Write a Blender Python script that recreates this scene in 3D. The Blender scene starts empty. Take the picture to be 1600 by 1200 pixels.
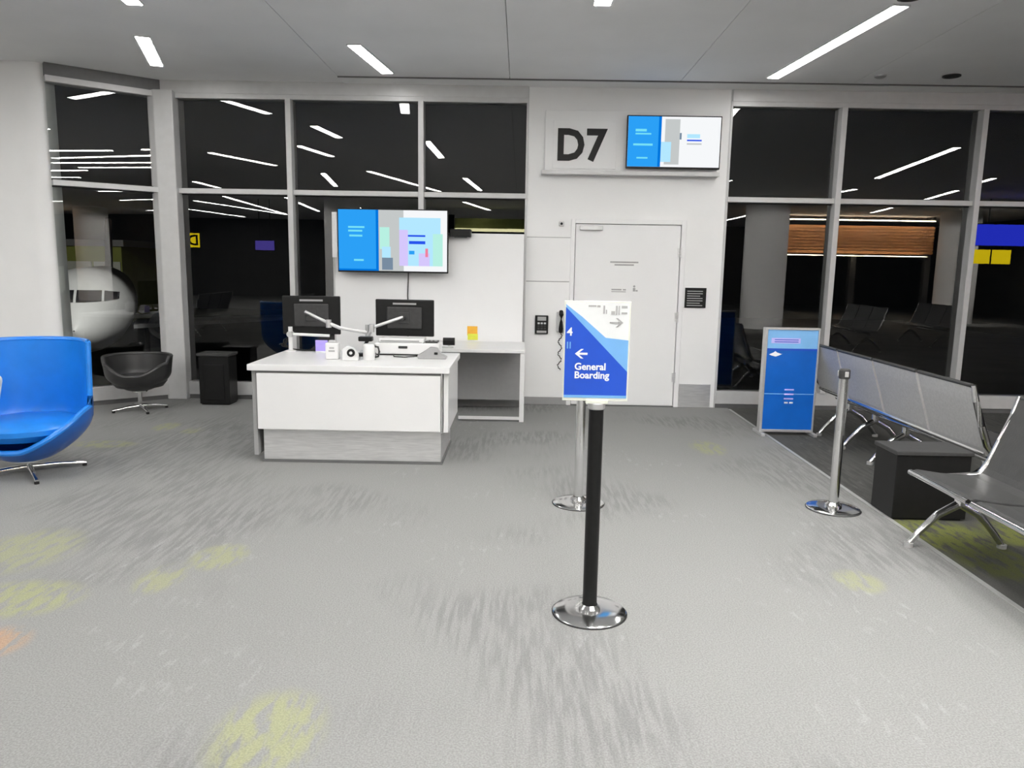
import bpy, bmesh, math, random
from mathutils import Vector, Matrix
random.seed(7)
S = bpy.context.scene
C = S.collection
PI = math.pi

# ------------------------------------------------------------------ camera
FPX, PITCH, ROLL, YAW = 1178.15, .155223, -.016968, .0086458
def cam_dir(u2, v2, w):
    cr, sr = math.cos(ROLL), math.sin(ROLL)
    u, v = cr*u2 + sr*v2, -sr*u2 + cr*v2
    cp, sp = math.cos(PITCH), math.sin(PITCH)
    y, z = cp*w + sp*v, -sp*w + cp*v
    cy, sy = math.cos(YAW), math.sin(YAW)
    return Vector((cy*u - sy*y, sy*u + cy*y, z))
cd = bpy.data.cameras.new('camera')
cam = bpy.data.objects.new('camera', cd); C.objects.link(cam)
cd.sensor_fit = 'HORIZONTAL'; cd.sensor_width = 36.0; cd.lens = FPX/1600*36
cd.clip_end = 300
rt, up, fw = cam_dir(1, 0, 0), cam_dir(0, 1, 0), cam_dir(0, 0, 1)
cam.matrix_world = Matrix(((rt.x, up.x, -fw.x, 0), (rt.y, up.y, -fw.y, 0), (rt.z, up.z, -fw.z, 1.6), (0, 0, 0, 1)))
S.camera = cam

# ------------------------------------------------------------------ world, exposure, apron floodlights
w = bpy.data.worlds.new('night_sky'); S.world = w; w.use_nodes = True
w.node_tree.nodes['Background'].inputs[0].default_value = (.5, .6, .9, 1)
w.node_tree.nodes['Background'].inputs[1].default_value = .0012
S.view_settings.view_transform = 'Standard'; S.view_settings.look = 'None'
S.view_settings.exposure = 0.0; S.view_settings.gamma = 1.0
S.view_settings.use_curve_mapping = False
LAMP = 53.0           # radiance of the linear ceiling lights
def spot(name, loc, target, power, size, col=(1, .96, .9)):
    l = bpy.data.lights.new(name, 'SPOT'); l.energy = power; l.spot_size = size; l.spot_blend = .5; l.color = col
    l.shadow_soft_size = .3
    o = bpy.data.objects.new(name, l); C.objects.link(o); o.location = loc
    o.rotation_euler = (Vector(target) - Vector(loc)).to_track_quat('-Z', 'Y').to_euler()
    return o
spot('apron_floodlight', (-3, 11, 9), (-13.6, 23, -.4), 13000, .36)
spot('apron_floodlight', (-30, 40, 9), (-37, 60, 3), 6000, .9)
for q in ((6.75, -3.7), (-5.6, -6.5), (14.2, -7.5)):
    for dx in (-.9, .9): spot('column_fill_spot', (q[0]+dx, q[1]+1.5, 3.5), (q[0], q[1], 1.3), 1000, 1.5)  # added spots that brighten the columns for their reflection, no known fixtures
for x in (9.6, 11.4, 13.2, 15.0): spot('canopy_fill_spot', (x, -8.9, 3.5), (x, -10.4, 2.7), 260, 1.6, (1, .86, .66))  # added warm spots that brighten the wooden canopy for its reflection

# ------------------------------------------------------------------ materials
def mat(name, col, rough=.5, metal=0.0, emit=None, es=0.0, noise=0.0, nscale=20, coat=0.0, bump=0.0, bscale=200, stretch=None):
    m = bpy.data.materials.new(name); m.use_nodes = True
    nt = m.node_tree; b = nt.nodes['Principled BSDF']
    b.inputs['Base Color'].default_value = (*col, 1)
    b.inputs['Roughness'].default_value = rough; b.inputs['Metallic'].default_value = metal
    b.inputs['Coat Weight'].default_value = coat
    if emit: b.inputs['Emission Color'].default_value = (*emit, 1); b.inputs['Emission Strength'].default_value = es
    tc = mp = None
    if noise or bump:
        tc = nt.nodes.new('ShaderNodeTexCoord'); mp = nt.nodes.new('ShaderNodeMapping')
        nt.links.new(tc.outputs['Object'], mp.inputs[0])
        if stretch: mp.inputs['Scale'].default_value = stretch
    if noise:
        n = nt.nodes.new('ShaderNodeTexNoise'); n.inputs['Scale'].default_value = nscale; n.inputs['Detail'].default_value = 4
        nt.links.new(mp.outputs[0], n.inputs['Vector'])
        r = nt.nodes.new('ShaderNodeMapRange'); r.inputs[1].default_value = .3; r.inputs[2].default_value = .7
        r.inputs[3].default_value = 1-noise; r.inputs[4].default_value = 1+noise
        nt.links.new(n.outputs[0], r.inputs[0])
        mx = nt.nodes.new('ShaderNodeVectorMath'); mx.operation = 'SCALE'; mx.inputs[0].default_value = col
        nt.links.new(r.outputs[0], mx.inputs['Scale']); nt.links.new(mx.outputs[0], b.inputs['Base Color'])
    if bump:
        n = nt.nodes.new('ShaderNodeTexNoise'); n.inputs['Scale'].default_value = bscale
        nt.links.new(mp.outputs[0], n.inputs['Vector'])
        bp = nt.nodes.new('ShaderNodeBump'); bp.inputs['Strength'].default_value = bump; bp.inputs['Distance'].default_value = .004
        nt.links.new(n.outputs[0], bp.inputs['Height']); nt.links.new(bp.outputs[0], b.inputs['Normal'])
    return m
def emis(name, col, s):
    m = bpy.data.materials.new(name); m.use_nodes = True; nt = m.node_tree; nt.nodes.clear()
    e = nt.nodes.new('ShaderNodeEmission'); e.inputs[0].default_value = (*col, 1); e.inputs[1].default_value = s
    o = nt.nodes.new('ShaderNodeOutputMaterial'); nt.links.new(e.outputs[0], o.inputs[0])
    return m
def srgb(r, g, b):
    f = lambda c: (c/255/12.92) if c/255 <= .04045 else ((c/255+.055)/1.055)**2.4
    return (f(r), f(g), f(b))

M = dict(
    wall=mat('wall_paint', (.88, .88, .875), .45, noise=.015, nscale=3),
    partition=mat('partition_laminate', (.88, .88, .88), .35, noise=.01, nscale=3),
    ceiling=mat('ceiling_paint', (.9, .9, .9), .8, noise=.02, nscale=2),
    alu=mat('anodised_aluminium', (.60, .60, .60), .4, .15, noise=.03, nscale=12),
    alu_dark=mat('dark_aluminium', (.16, .16, .16), .5, .4, noise=.05),
    laminate=mat('white_laminate', (.74, .74, .74), .3, noise=.01, nscale=4),
    grey_lam=mat('grey_laminate', (.33, .33, .33), .4, noise=.03),
    steel=mat('brushed_steel', (.78, .78, .78), .3, .7, noise=.1, nscale=8, stretch=(1, 1, 12)),
    chrome=mat('polished_chrome', (.80, .80, .80), .12, 1.0, noise=.03, nscale=5),
    silver=mat('silver_paint', (.62, .62, .62), .35, .6, noise=.04),
    black=mat('black_plastic', (.012, .012, .012), .35, noise=.1, nscale=30),
    charcoal=mat('charcoal_plastic', (.05, .05, .05), .45, noise=.1, nscale=30),
    rubber=mat('black_rubber', (.02, .02, .02), .7, noise=.1),
    leather=mat('black_leather', (.045, .045, .045), .38, noise=.12, nscale=14, bump=.25, bscale=120),
    meshback=mat('grey_perforated_backrest', (.56, .56, .56), .42, .25, noise=.08, nscale=60, bump=.3, bscale=500),
    blue=mat('blue_leather', srgb(30, 126, 218), .30, noise=.08, nscale=6, bump=.12, bscale=60),
    blue_dark=mat('blue_shell', srgb(14, 92, 182), .3, noise=.06, nscale=6, coat=.2),
    grey_chair=mat('dark_grey_leather', (.032, .032, .032), .38, noise=.1, nscale=8),
    cushion=mat('white_fabric', (.78, .77, .74), .8, noise=.05, nscale=30, bump=.3, bscale=200),
    letter=mat('black_letter', (.01, .01, .01), .4, noise=.05),
    grey_print=mat('grey_print', (.40, .40, .40), .6, noise=.05),
    white_print=mat('white_print', (.85, .87, .9), .5, noise=.02),
    sign_blue=mat('sign_blue_print', srgb(36, 84, 200), .35, noise=.04, nscale=8),
    sign_light=mat('sign_light_blue_print', srgb(120, 178, 232), .35, noise=.04, nscale=8),
    sign_white=mat('sign_white_print', (.80, .82, .82), .35, noise=.02),
    acrylic=mat('clear_edge_acrylic', (.78, .80, .70), .15, noise=.02),
    sizer_blue=mat('sizer_blue_print', srgb(6, 98, 196), .35, noise=.08, nscale=5),
    sizer_light=mat('sizer_light_print', srgb(128, 186, 238), .35, noise=.05, nscale=5),
    lilac=mat('lilac_print', srgb(200, 190, 250), .5, noise=.03),
    purple=mat('purple_card', srgb(170, 155, 235), .5, noise=.05),
    orange=mat('orange_paper', srgb(240, 180, 60), .6, noise=.05),
    yellow=mat('yellow_paper', srgb(225, 230, 80), .6, noise=.05),
    door=mat('door_paint', (.88, .88, .88), .4, noise=.01, nscale=3),
    aircraft=mat('aircraft_paint', (.74, .75, .76), .4, noise=.04, nscale=2),
    window_dark=mat('dark_cockpit_glass', (.02, .02, .025), .1, noise=.05),
    olive=mat('olive_cladding', (.16, .18, .03), .7, noise=.1, nscale=1),
    apron=mat('apron_concrete', (.06, .06, .057), .8, noise=.2, nscale=.5),
    wood=mat('warm_wood', (.55, .26, .11), .5, noise=.3, nscale=3, stretch=(1, 14, 14)),
    conc=mat('concourse_panel', (.40, .41, .36), .6, noise=.05, nscale=2),
    concdark=mat('concourse_dark_wall', (.05, .05, .045), .6, noise=.2, nscale=2),
    diffuser=emis('lamp_diffuser', (1, .98, .95), LAMP),
    diffuser_soft=emis('window_row_lamp_diffuser', (1, .98, .95), LAMP*.5),
    frame_white=mat('lamp_housing', (.7, .7, .7), .5, noise=.02),
)
def sm(name, col, s=1.0): return emis(name, srgb(*col), s)
E_ = dict(blue=sm('screen_blue', (44, 160, 246), 1.0), blue2=sm('screen_deep_blue', (0, 118, 220), 1.0), cyan=sm('screen_cyan', (120, 226, 246), 1.0),
          white=sm('screen_white', (246, 248, 250), 1.0), grey=sm('screen_grey', (196, 200, 200), 1.0), mint=sm('screen_mint', (184, 240, 226), 1.0),
          pale=sm('screen_pale_blue', (180, 232, 255), 1.0), lilac=sm('screen_lilac', (214, 200, 252), 1.0), royal=sm('screen_royal_blue', (40, 84, 236), 1.0),
          steel=sm('screen_slate', (120, 140, 160), 1.0), pink=sm('screen_pink', (240, 130, 160), 1.0),
          yel=emis('backlit_yellow', (.95, .72, .01), 5.0), bsign=emis('backlit_blue', (.03, .05, .9), 5.0), psign=emis('backlit_purple', (.22, .16, .9), 2.2),
          store=emis('lit_shop_sign', (1, .35, .12), 4.0), cove2=emis('warm_strip_lamp', (1, .95, .55), 7.0), cove=emis('warm_cove_lamp', (1, .86, .62), 30.0))

for k in ('black', 'letter', 'rubber', 'charcoal'): M[k].node_tree.nodes['Principled BSDF'].inputs['Specular IOR Level'].default_value = .22
# window glass: a coated pane that mirrors a little of the lit room and lets the night through
gm = bpy.data.materials.new('night_window_glass'); gm.use_nodes = True; nt = gm.node_tree; nt.nodes.clear()
o_ = nt.nodes.new('ShaderNodeOutputMaterial'); mx = nt.nodes.new('ShaderNodeMixShader'); fr = nt.nodes.new('ShaderNodeFresnel'); fr.inputs[0].default_value = 2.05
tr = nt.nodes.new('ShaderNodeBsdfTransparent'); tr.inputs[0].default_value = (.72, .75, .74, 1)
gl = nt.nodes.new('ShaderNodeBsdfGlossy'); gl.inputs['Roughness'].default_value = .0
nt.links.new(fr.outputs[0], mx.inputs[0]); nt.links.new(tr.outputs[0], mx.inputs[1]); nt.links.new(gl.outputs[0], mx.inputs[2]); nt.links.new(mx.outputs[0], o_.inputs[0])
M['glass'] = gm

# carpet: grey loop pile in tiles, run of streaks along one direction, odd lime and rust flecked tiles
def carpet(name, base, dark, light, patches, streak=.55):
    m = bpy.data.materials.new(name); m.use_nodes = True; nt = m.node_tree; N = nt.nodes; L = nt.links
    b = N['Principled BSDF']; b.inputs['Roughness'].default_value = .92; b.inputs['Specular IOR Level'].default_value = .2
    geo = N.new('ShaderNodeNewGeometry')
    def noise(scale, vscale=None, detail=3, rough=.55):
        n = N.new('ShaderNodeTexNoise'); n.inputs['Scale'].default_value = scale; n.inputs['Detail'].default_value = detail; n.inputs['Roughness'].default_value = rough
        if vscale:
            mp = N.new('ShaderNodeMapping'); mp.inputs['Scale'].default_value = vscale; L.new(geo.outputs['Position'], mp.inputs[0]); L.new(mp.outputs[0], n.inputs['Vector'])
        else: L.new(geo.outputs['Position'], n.inputs['Vector'])
        return n.outputs[0]
    def rng(x, a, c, d=0., e=1.):
        r = N.new('ShaderNodeMapRange'); r.interpolation_type = 'SMOOTHSTEP'
        for i, v in zip((1, 2, 3, 4), (a, c, d, e)): r.inputs[i].default_value = v
        L.new(x, r.inputs[0]); return r.outputs[0]
    def math_(op, a, c):
        n = N.new('ShaderNodeMath'); n.operation = op
        for i, v in enumerate((a, c)):
            if isinstance(v, (int, float)): n.inputs[i].default_value = v
            else: L.new(v, n.inputs[i])
        return n.outputs[0]
    def mix(f, a, c):
        n = N.new('ShaderNodeMix'); n.data_type = 'RGBA'
        L.new(f, n.inputs['Factor'])
        for k, v in (('A', a), ('B', c)):
            s = [i for i in n.inputs if i.name == k and i.type == 'RGBA'][0]
            if isinstance(v, tuple): s.default_value = (*v, 1)
            else: L.new(v, s)
        return [o for o in n.outputs if o.type == 'RGBA'][0]
    area = rng(noise(.55, None, 2), .47, .60)
    fine = rng(noise(1.0, (34, 3.0, 1), 4), .40, .60)
    col = mix(math_('MULTIPLY', math_('MULTIPLY', area, fine), streak), base, dark)
    lt = rng(noise(1.0, (26, 7, 1), 3), .56, .70)
    la = rng(noise(.9, None, 2), .50, .62)
    col = mix(math_('MULTIPLY', math_('MULTIPLY', lt, la), .6), col, light)
    brk = rng(noise(1.0, (22, 6, 1), 3), .36, .56)
    for (x, y, rx, ry, c, amt) in patches:
        mp = N.new('ShaderNodeMapping'); mp.vector_type = 'TEXTURE'; mp.inputs['Location'].default_value = (x, y, 0); mp.inputs['Scale'].default_value = (rx, ry, 1)
        L.new(geo.outputs['Position'], mp.inputs[0])
        ln = N.new('ShaderNodeVectorMath'); ln.operation = 'LENGTH'; L.new(mp.outputs[0], ln.inputs[0])
        f = math_('MULTIPLY', math_('MULTIPLY', rng(ln.outputs['Value'], 1.15, .6), brk), amt)
        col = mix(f, col, c)
    pile = rng(noise(140, None, 2), .3, .7, .86, 1.14)
    sc = N.new('ShaderNodeVectorMath'); sc.operation = 'SCALE'; L.new(col, sc.inputs[0]); L.new(pile, sc.inputs['Scale'])
    L.new(sc.outputs[0], b.inputs['Base Color'])
    bp = N.new('ShaderNodeBump'); bp.inputs['Strength'].default_value = .4; bp.inputs['Distance'].default_value = .004
    L.new(noise(220, None, 2), bp.inputs['Height']); L.new(bp.outputs[0], b.inputs['Normal'])
    return m
LIME, RUST = (.31, .32, .17), (.42, .26, .16)
M['carpet'] = carpet('grey_streaked_carpet', (.245, .245, .242), (.16, .16, .16), (.31, .31, .31), [
    (-2.72, 3.95, .30, .36, LIME, .55), (-2.35, 3.36, .30, .22, LIME, .75), (-2.2, 2.93, .16, .16, RUST, .7), (-1.62, 3.92, .16, .2, LIME, .6),
    (-1.80, 3.62, .12, .2, LIME, .55), (-.84, 2.36, .2, .28, LIME, .7), (1.80, 3.76, .13, .16, LIME, .55), (1.73, 6.7, .16, .3, LIME, .6),
    (-3.62, 6.4, .3, .14, LIME, .6), (-3.42, 7.15, .12, .2, LIME, .6), (-3.1, 7.0, .1, .15, LIME, .5)])
M['carpet_dark'] = carpet('dark_seating_carpet', (.085, .085, .080), (.045, .045, .045), (.16, .16, .15), [
    (2.62, 4.5, .34, .34, (.17, .185, .05), .9), (3.15, 4.5, .25, .3, (.17, .185, .05), .9), (2.75, 4.05, .3, .3, (.10, .11, .04), .9)])

# ------------------------------------------------------------------ geometry helpers
class MB:
    def __init__(s): s.b = bmesh.new()
    def box(s, x0, x1, y0, y1, z0, z1, bev=0, seg=2):
        r = bmesh.ops.create_cube(s.b, size=1)
        v = r['verts']
        for q in v: q.co = Vector(((x0+x1)/2+q.co.x*(x1-x0), (y0+y1)/2+q.co.y*(y1-y0), (z0+z1)/2+q.co.z*(z1-z0)))
        if bev:
            e = list({e for q in v for e in q.link_edges})
            bmesh.ops.bevel(s.b, geom=e, offset=bev, segments=seg, affect='EDGES', profile=.5)
        return s
    def prism(s, pts, axis, a, c, bev=0):
        """outline pts extruded along an axis ('x','y','z') from a to c"""
        f = {'x': lambda p, t: (t, p[0], p[1]), 'y': lambda p, t: (p[0], t, p[1]), 'z': lambda p, t: (p[0], p[1], t)}[axis]
        A = [s.b.verts.new(f(p, a)) for p in pts]; B = [s.b.verts.new(f(p, c)) for p in pts]
        n = len(pts); fs = [s.b.faces.new(A), s.b.faces.new(B[::-1])]
        for i in range(n): fs.append(s.b.faces.new((A[i], B[i], B[(i+1) % n], A[(i+1) % n])))
        bmesh.ops.recalc_face_normals(s.b, faces=fs)
        if bev:
            bmesh.ops.bevel(s.b, geom=list({e for q in fs for e in q.edges}), offset=bev, segments=2, affect='EDGES', profile=.5)
        return s
    def cyl(s, p0, p1, r0, r1=None, seg=20):
        p0, p1 = Vector(p0), Vector(p1); r1 = r0 if r1 is None else r1
        d = p1-p0; mtx = Matrix.Translation((p0+p1)/2) @ d.to_track_quat('Z', 'Y').to_matrix().to_4x4()
        bmesh.ops.create_cone(s.b, cap_ends=True, segments=seg, radius1=r0, radius2=r1, depth=d.length, matrix=mtx)
        return s
    def tube(s, pts, r, seg=10):
        pts = [Vector(p) for p in pts]; rings = []
        rr = r if isinstance(r, (list, tuple)) else [r]*len(pts)
        ref = Vector((0, 0, 1))
        for i, p in enumerate(pts):
            t = (pts[min(i+1, len(pts)-1)]-pts[max(i-1, 0)]).normalized()
            a = ref if abs(t.dot(ref)) < .95 else Vector((0, 1, 0))
            u = t.cross(a).normalized(); v = t.cross(u).normalized()
            rings.append([s.b.verts.new(p+rr[i]*(math.cos(2*PI*k/seg)*u+math.sin(2*PI*k/seg)*v)) for k in range(seg)])
        for A, B in zip(rings, rings[1:]):
            for k in range(seg): s.b.faces.new((A[k], A[(k+1) % seg], B[(k+1) % seg], B[k]))
        s.b.faces.new(rings[0][::-1]); s.b.faces.new(rings[-1])
        bmesh.ops.recalc_face_normals(s.b, faces=s.b.faces)
        return s
    def lathe(s, prof, c=(0, 0), seg=32):
        rings = []
        for r, z in prof:
            if r < 1e-5: rings.append([s.b.verts.new((c[0], c[1], z))])
            else: rings.append([s.b.verts.new((c[0]+r*math.cos(2*PI*k/seg), c[1]+r*math.sin(2*PI*k/seg), z)) for k in range(seg)])
        for A, B in zip(rings, rings[1:]):
            if len(A) == 1 and len(B) == 1: continue
            for k in range(seg):
                k2 = (k+1) % seg
                if len(A) == 1: s.b.faces.new((A[0], B[k], B[k2]))
                elif len(B) == 1: s.b.faces.new((A[k], A[k2], B[0]))
                else: s.b.faces.new((A[k], A[k2], B[k2], B[k]))
        bmesh.ops.recalc_face_normals(s.b, faces=s.b.faces)
        return s
    def quad(s, a, b, c, d):
        s.b.faces.new([s.b.verts.new(p) for p in (a, b, c, d)]); return s
    def grid(s, P):
        V = [[s.b.verts.new(p) for p in row] for row in P]
        for i in range(len(V)-1):
            for j in range(len(V[0])-1): s.b.faces.new((V[i][j], V[i+1][j], V[i+1][j+1], V[i][j+1]))
        return s
    def xf(s, mtx): bmesh.ops.transform(s.b, matrix=mtx, verts=s.b.verts); return s

OFF = {}
def link(o, parent):
    C.objects.link(o)
    if parent is not None: o.parent = parent; OFF[o.name] = OFF.get(parent.name, Vector())
    return o
def part(name, mb, m, parent=None, smooth=False, local=False, label=None):
    """one mesh object; vertices are given in world axes unless local, and stored relative to the thing's base"""
    me = bpy.data.meshes.new(name)
    if parent is not None and not local:
        off = OFF.get(parent.name, Vector())
        if off.length: bmesh.ops.translate(mb.b, verts=mb.b.verts, vec=-off)
    mb.b.to_mesh(me); mb.b.free()
    if smooth:
        for p in me.polygons: p.use_smooth = True
        try: me.set_sharp_from_angle(angle=math.radians(40))
        except Exception: pass
    me.materials.append(M[m] if isinstance(m, str) else m)
    o = bpy.data.objects.new(name, me); link(o, parent)
    if label: o['label'] = label
    return o
def tag(o, label, cat, group=None, kind=None):
    o['label'] = label; o['category'] = cat
    if group: o['group'] = group
    if kind: o['kind'] = kind
    return o
def thing(name, label, cat, loc=(0, 0, 0), rz=0, group=None):
    o = bpy.data.objects.new(name, None); C.objects.link(o); o.location = loc; o.rotation_euler = (0, 0, rz); o.empty_display_size = .1
    OFF[o.name] = Vector(loc)
    return tag(o, label, cat, group)
def struct(name, mb, m, smooth=False, label=None, cat=None):
    o = part(name, mb, m, None, smooth); o['kind'] = 'structure'
    if label: o['label'] = label
    if cat: o['category'] = cat
    return o
def sholder(name, label, cat, loc=(0, 0, 0)):
    o = thing(name, label, cat, loc); o['kind'] = 'structure'; return o
def text(name, body, size, loc, m, parent, rot=(PI/2, 0, 0), bold=0.0, depth=.002, align='LEFT', sx=1.0, label=None):
    cu = bpy.data.curves.new(name, 'FONT'); cu.body = body; cu.size = size; cu.extrude = depth; cu.offset = bold; cu.align_x = align; cu.resolution_u = 3
    t = bpy.data.objects.new('tmp', cu); C.objects.link(t)
    me = bpy.data.meshes.new_from_object(t); bpy.data.objects.remove(t); me.name = name
    off = OFF.get(parent.name, Vector())
    mtx = Matrix.Translation(Vector(loc)-off) @ Matrix.Rotation(rot[2], 4, 'Z') @ Matrix.Rotation(rot[0], 4, 'X') @ Matrix.Diagonal((sx, 1, 1, 1))
    me.transform(mtx); me.materials.clear(); me.materials.append(M[m] if isinstance(m, str) else m)
    o = bpy.data.objects.new(name, me); link(o, parent)
    if label: o['label'] = label
    return o
def copy_tree(o, parent=None):
    c = o.copy(); C.objects.link(c)
    if parent is not None: c.parent = parent
    for ch in o.children: copy_tree(ch, c)
    return c

D = 8.72        # the facade plane
CZ = 3.565      # ceiling height
HT = 3.43       # top of the glass

# ================================================================== SETTING
# floor: light carpet, dark seating carpet, and the walkway behind
fl = struct('floor', MB().box(-4.4, 2.45, -18, D+.15, -.06, 0).box(-18, -4.4, 3.0, D+.15, -.06, 0), 'carpet', label='light grey streaked carpet with lime flecked patches')
part('seating_carpet', MB().box(2.45, 18, -18, D+.15, -.06, .0).box(-18, -4.4, -18, 3.0, -.06, 0), 'carpet_dark', fl, label='dark carpet under the rows of seats')
part('edge_strip', MB().box(2.435, 2.465, -2, D-.1, -.01, .004), 'grey_lam', fl)

# ceiling: long plasterboard panels with open joints, and a perimeter strip behind a shadow gap
ce = struct('ceiling', MB().box(-18, 18, -18, D+.3, CZ+.05, CZ+.15), 'charcoal', label='flat pale grey ceiling of long panels with linear lights')
xs = [-18, -14.4, -10.8, -7.2, -5.4, -1.985, -.15, 1.66, 3.47, 7.07, 10.7, 14.3, 18]
for a, b in zip(xs, xs[1:]):
    y1 = D+.05 if b < -1.9 else 8.42
    part('panel', MB().box(a+.003, b-.003, -18, y1, CZ, CZ+.05), 'ceiling', ce)
part('perimeter_strip', MB().box(-1.982, 18, 8.45, D+.05, CZ-.01, CZ+.05), 'ceiling', ce)
part('edge_channel', MB().box(-1.985, 18, 8.405, 8.42, CZ-.012, CZ+.02), 'alu_dark', ce, label='thin dark metal edge at the shadow gap')

# outer shell of the concourse
struct('wall_back', MB().box(-18, 18, -18.2, -18, 0, CZ+.1), 'concdark')
struct('wall_right', MB().box(18, 18.2, -18, D+.2, 0, CZ+.1), 'concdark')
struct('wall_outer_left', MB().box(-18.2, -18, -18, D, 0, CZ+.1), 'concdark')
# the white pier left of the windows, with a rounded corner
pts = [(-18, 7.97)]
R = .2
for k in range(9):
    a = -PI/2 + PI/2*k/8
    pts.append((-4.88-R+R*math.cos(a), 7.97+R+R*math.sin(a)))
pts += [(-5.02, 8.25), (-5.5, 8.6), (-18, 8.6)]
struct('wall_left', MB().prism(pts, 'z', 0, CZ), 'wall', True, 'white pier with a rounded corner behind the blue chair', 'wall')

# ---------------- gate wall
gw = struct('wall_gate', MB().box(.05, .566, D, D+.35, 0, CZ).box(1.866, 2.302, D, D+.35, 0, CZ).box(.566, 1.866, D, D+.35, 2.138, CZ), 'wall',
            label='white gate wall between the windows holding the boarding door', cat='wall')
part('corner_trim', MB().box(.036, .062, D-.012, D+.1, 0, CZ-.001, .004), 'alu', gw)
part('corner_trim', MB().box(2.288, 2.315, D-.012, D+.1, 0, CZ-.001, .004), 'alu', gw)
part('kick_plate', MB().box(1.875, 2.24, D-.012, D-.001, .012, .275, .003), 'steel', gw, label='steel kick plate right of the door')
part('wall_joint', MB().box(.065, .56, D-.002, D+.001, 1.427, 1.437), 'grey_print', gw)
part('wall_joint', MB().box(.065, .56, D-.002, D+.001, 1.925, 1.932), 'grey_print', gw)
part('baseboard', MB().box(.07, .56, D-.012, D-.001, .0, .09, .003), 'grey_lam', gw)
struct('trim_header', MB().box(-4.02, .05, D-.03, D+.2, HT, CZ+.0).box(2.302, 18, D-.03, D+.2, HT, CZ), 'alu', label='aluminium head band above the window wall')

# the door
dr = sholder('door_1', 'white steel boarding door with frame under the gate sign', 'door', (1.216, D, 0))
part('door_frame', MB().box(.566, .612, D-.025, D+.12, 0, 2.138, .004).box(1.812, 1.866, D-.025, D+.12, 0, 2.138, .004).box(.612, 1.812, D-.025, D+.12, 2.088, 2.138, .004), 'door', dr)
lf = part('door_leaf', MB().box(.618, 1.805, D-.008, D+.045, .012, 2.082, .003), 'door', dr)
part('threshold', MB().box(.612, 1.812, D-.03, D+.1, 0, .01), 'alu_dark', dr)
for z in (.35, 1.05, 1.78):
    part('hinge', MB().cyl((1.81, D-.03, z-.06), (1.81, D-.03, z+.06), .011, seg=12).box(1.782, 1.808, D-.022, D-.008, z-.05, z+.05), 'steel', dr, True)
part('door_closer', MB().box(.66, .92, D-.055, D-.008, 2.015, 2.065, .006), 'silver', dr)
hd = part('push_handle', MB().box(.66, .70, D-.02, D-.008, .95, 1.12, .004), 'steel', dr)
part('lever', MB().tube([(.68, D-.02, 1.03), (.68, D-.065, 1.03), (.80, D-.065, 1.03)], .009), 'steel', hd, True)
for (x0, x1, z0, z1) in ((1.02, 1.34, 1.655, 1.672), (1.07, 1.29, 1.625, 1.642), (1.045, 1.16, 1.345, 1.36), (1.175, 1.21, 1.345, 1.36), (1.045, 1.21, 1.325, 1.334)):
    part('printed_line', MB().box(x0, x1, D-.0095, D-.0075, z0, z1), 'grey_print', lf)
part('pictogram', MB().box(1.29, 1.318, D-.0095, D-.0075, 1.335, 1.375).cyl((1.304, D-.0095, 1.392), (1.304, D-.0075, 1.392), .013, seg=14).box(1.322, 1.345, D-.0095, D-.0075, 1.335, 1.352), 'grey_print', lf)

# ---------------- window walls
def window(name, label, p0, p1, mull_at, z_tr=2.377, mull_w=.06, first=True, last=True, flush=0):
    """a storefront from plan point p0 to p1; mull_at: distances along it of the mullions"""
    p0, p1 = Vector((*p0, 0)), Vector((*p1, 0)); ln = (p1-p0).length; d = (p1-p0)/ln
    root = sholder(name, label, 'window', p0)
    root.rotation_euler = (0, 0, math.atan2(d.y, d.x)); 
    def lp(n, mb, m): return part(n, mb, m, root, local=True)
    # local x runs along the wall, local -y is the room
    lp('sill', MB().box(0, ln, -.03, .14, .05, .20, .004), 'alu')
    lp('base_strip', MB().box(0, ln, -.015, .1, 0, .05), 'alu_dark')
    lp('head', MB().box(0, ln, -.02, .14, HT-.05, HT+.01), 'alu')
    if name == 'window_1': lp('head_fascia', MB().box(0, ln, .0, .14, HT+.01, CZ), 'alu_dark')
    ms = list(mull_at)
    for x in ms: lp('mullion', MB().box(x-mull_w/2, x+mull_w/2, -.07, .14, .2, HT-.05, .004), 'alu')
    ed = [0] + ms + [ln]
    for a, b in zip(ed, ed[1:]):
        if b-a < .1: continue
        a2 = a + (mull_w/2 if a > 0 else 0); b2 = b - (mull_w/2 if b < ln else 0)
        lp('transom', MB().box(a2, b2, -.035, .12, z_tr-.028, z_tr+.028, .003), 'alu')
        lp('gasket', MB().box(a2, b2, .03, .06, z_tr-.04, z_tr-.028).box(a2, b2, .03, .06, z_tr+.028, z_tr+.04), 'rubber')
        lp('pane', MB().quad((a2, .045, .2), (b2, .045, .2), (b2, .045, z_tr-.028), (a2, .045, z_tr-.028)), 'glass')
        lp('pane', MB().quad((a2, .045, z_tr+.028), (b2, .045, z_tr+.028), (b2, .045, HT-.05), (a2, .045, HT-.05)), 'glass')
    return root
window('window_1', 'angled glass bay between the white pier and the corner post', (-4.87, 7.997), (-4.0, 8.72), [])
window('window_2', 'night window wall behind the service desk', (-4.0, D), (.05, D), [1.40, 2.87])
window('window_3', 'night window wall right of the gate door', (2.302, D), (17.9, D), [1.22, 2.76, 4.30, 5.84, 7.4, 9.0, 10.6, 12.2, 13.8])
struct('trim_corner_post', MB().prism([(-4.07, 8.62), (-3.86, 8.62), (-3.86, 8.92), (-4.16, 8.92), (-4.16, 8.66)], 'z', 0, HT+.02, .01), 'alu', label='broad aluminium corner post of the window wall')

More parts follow.
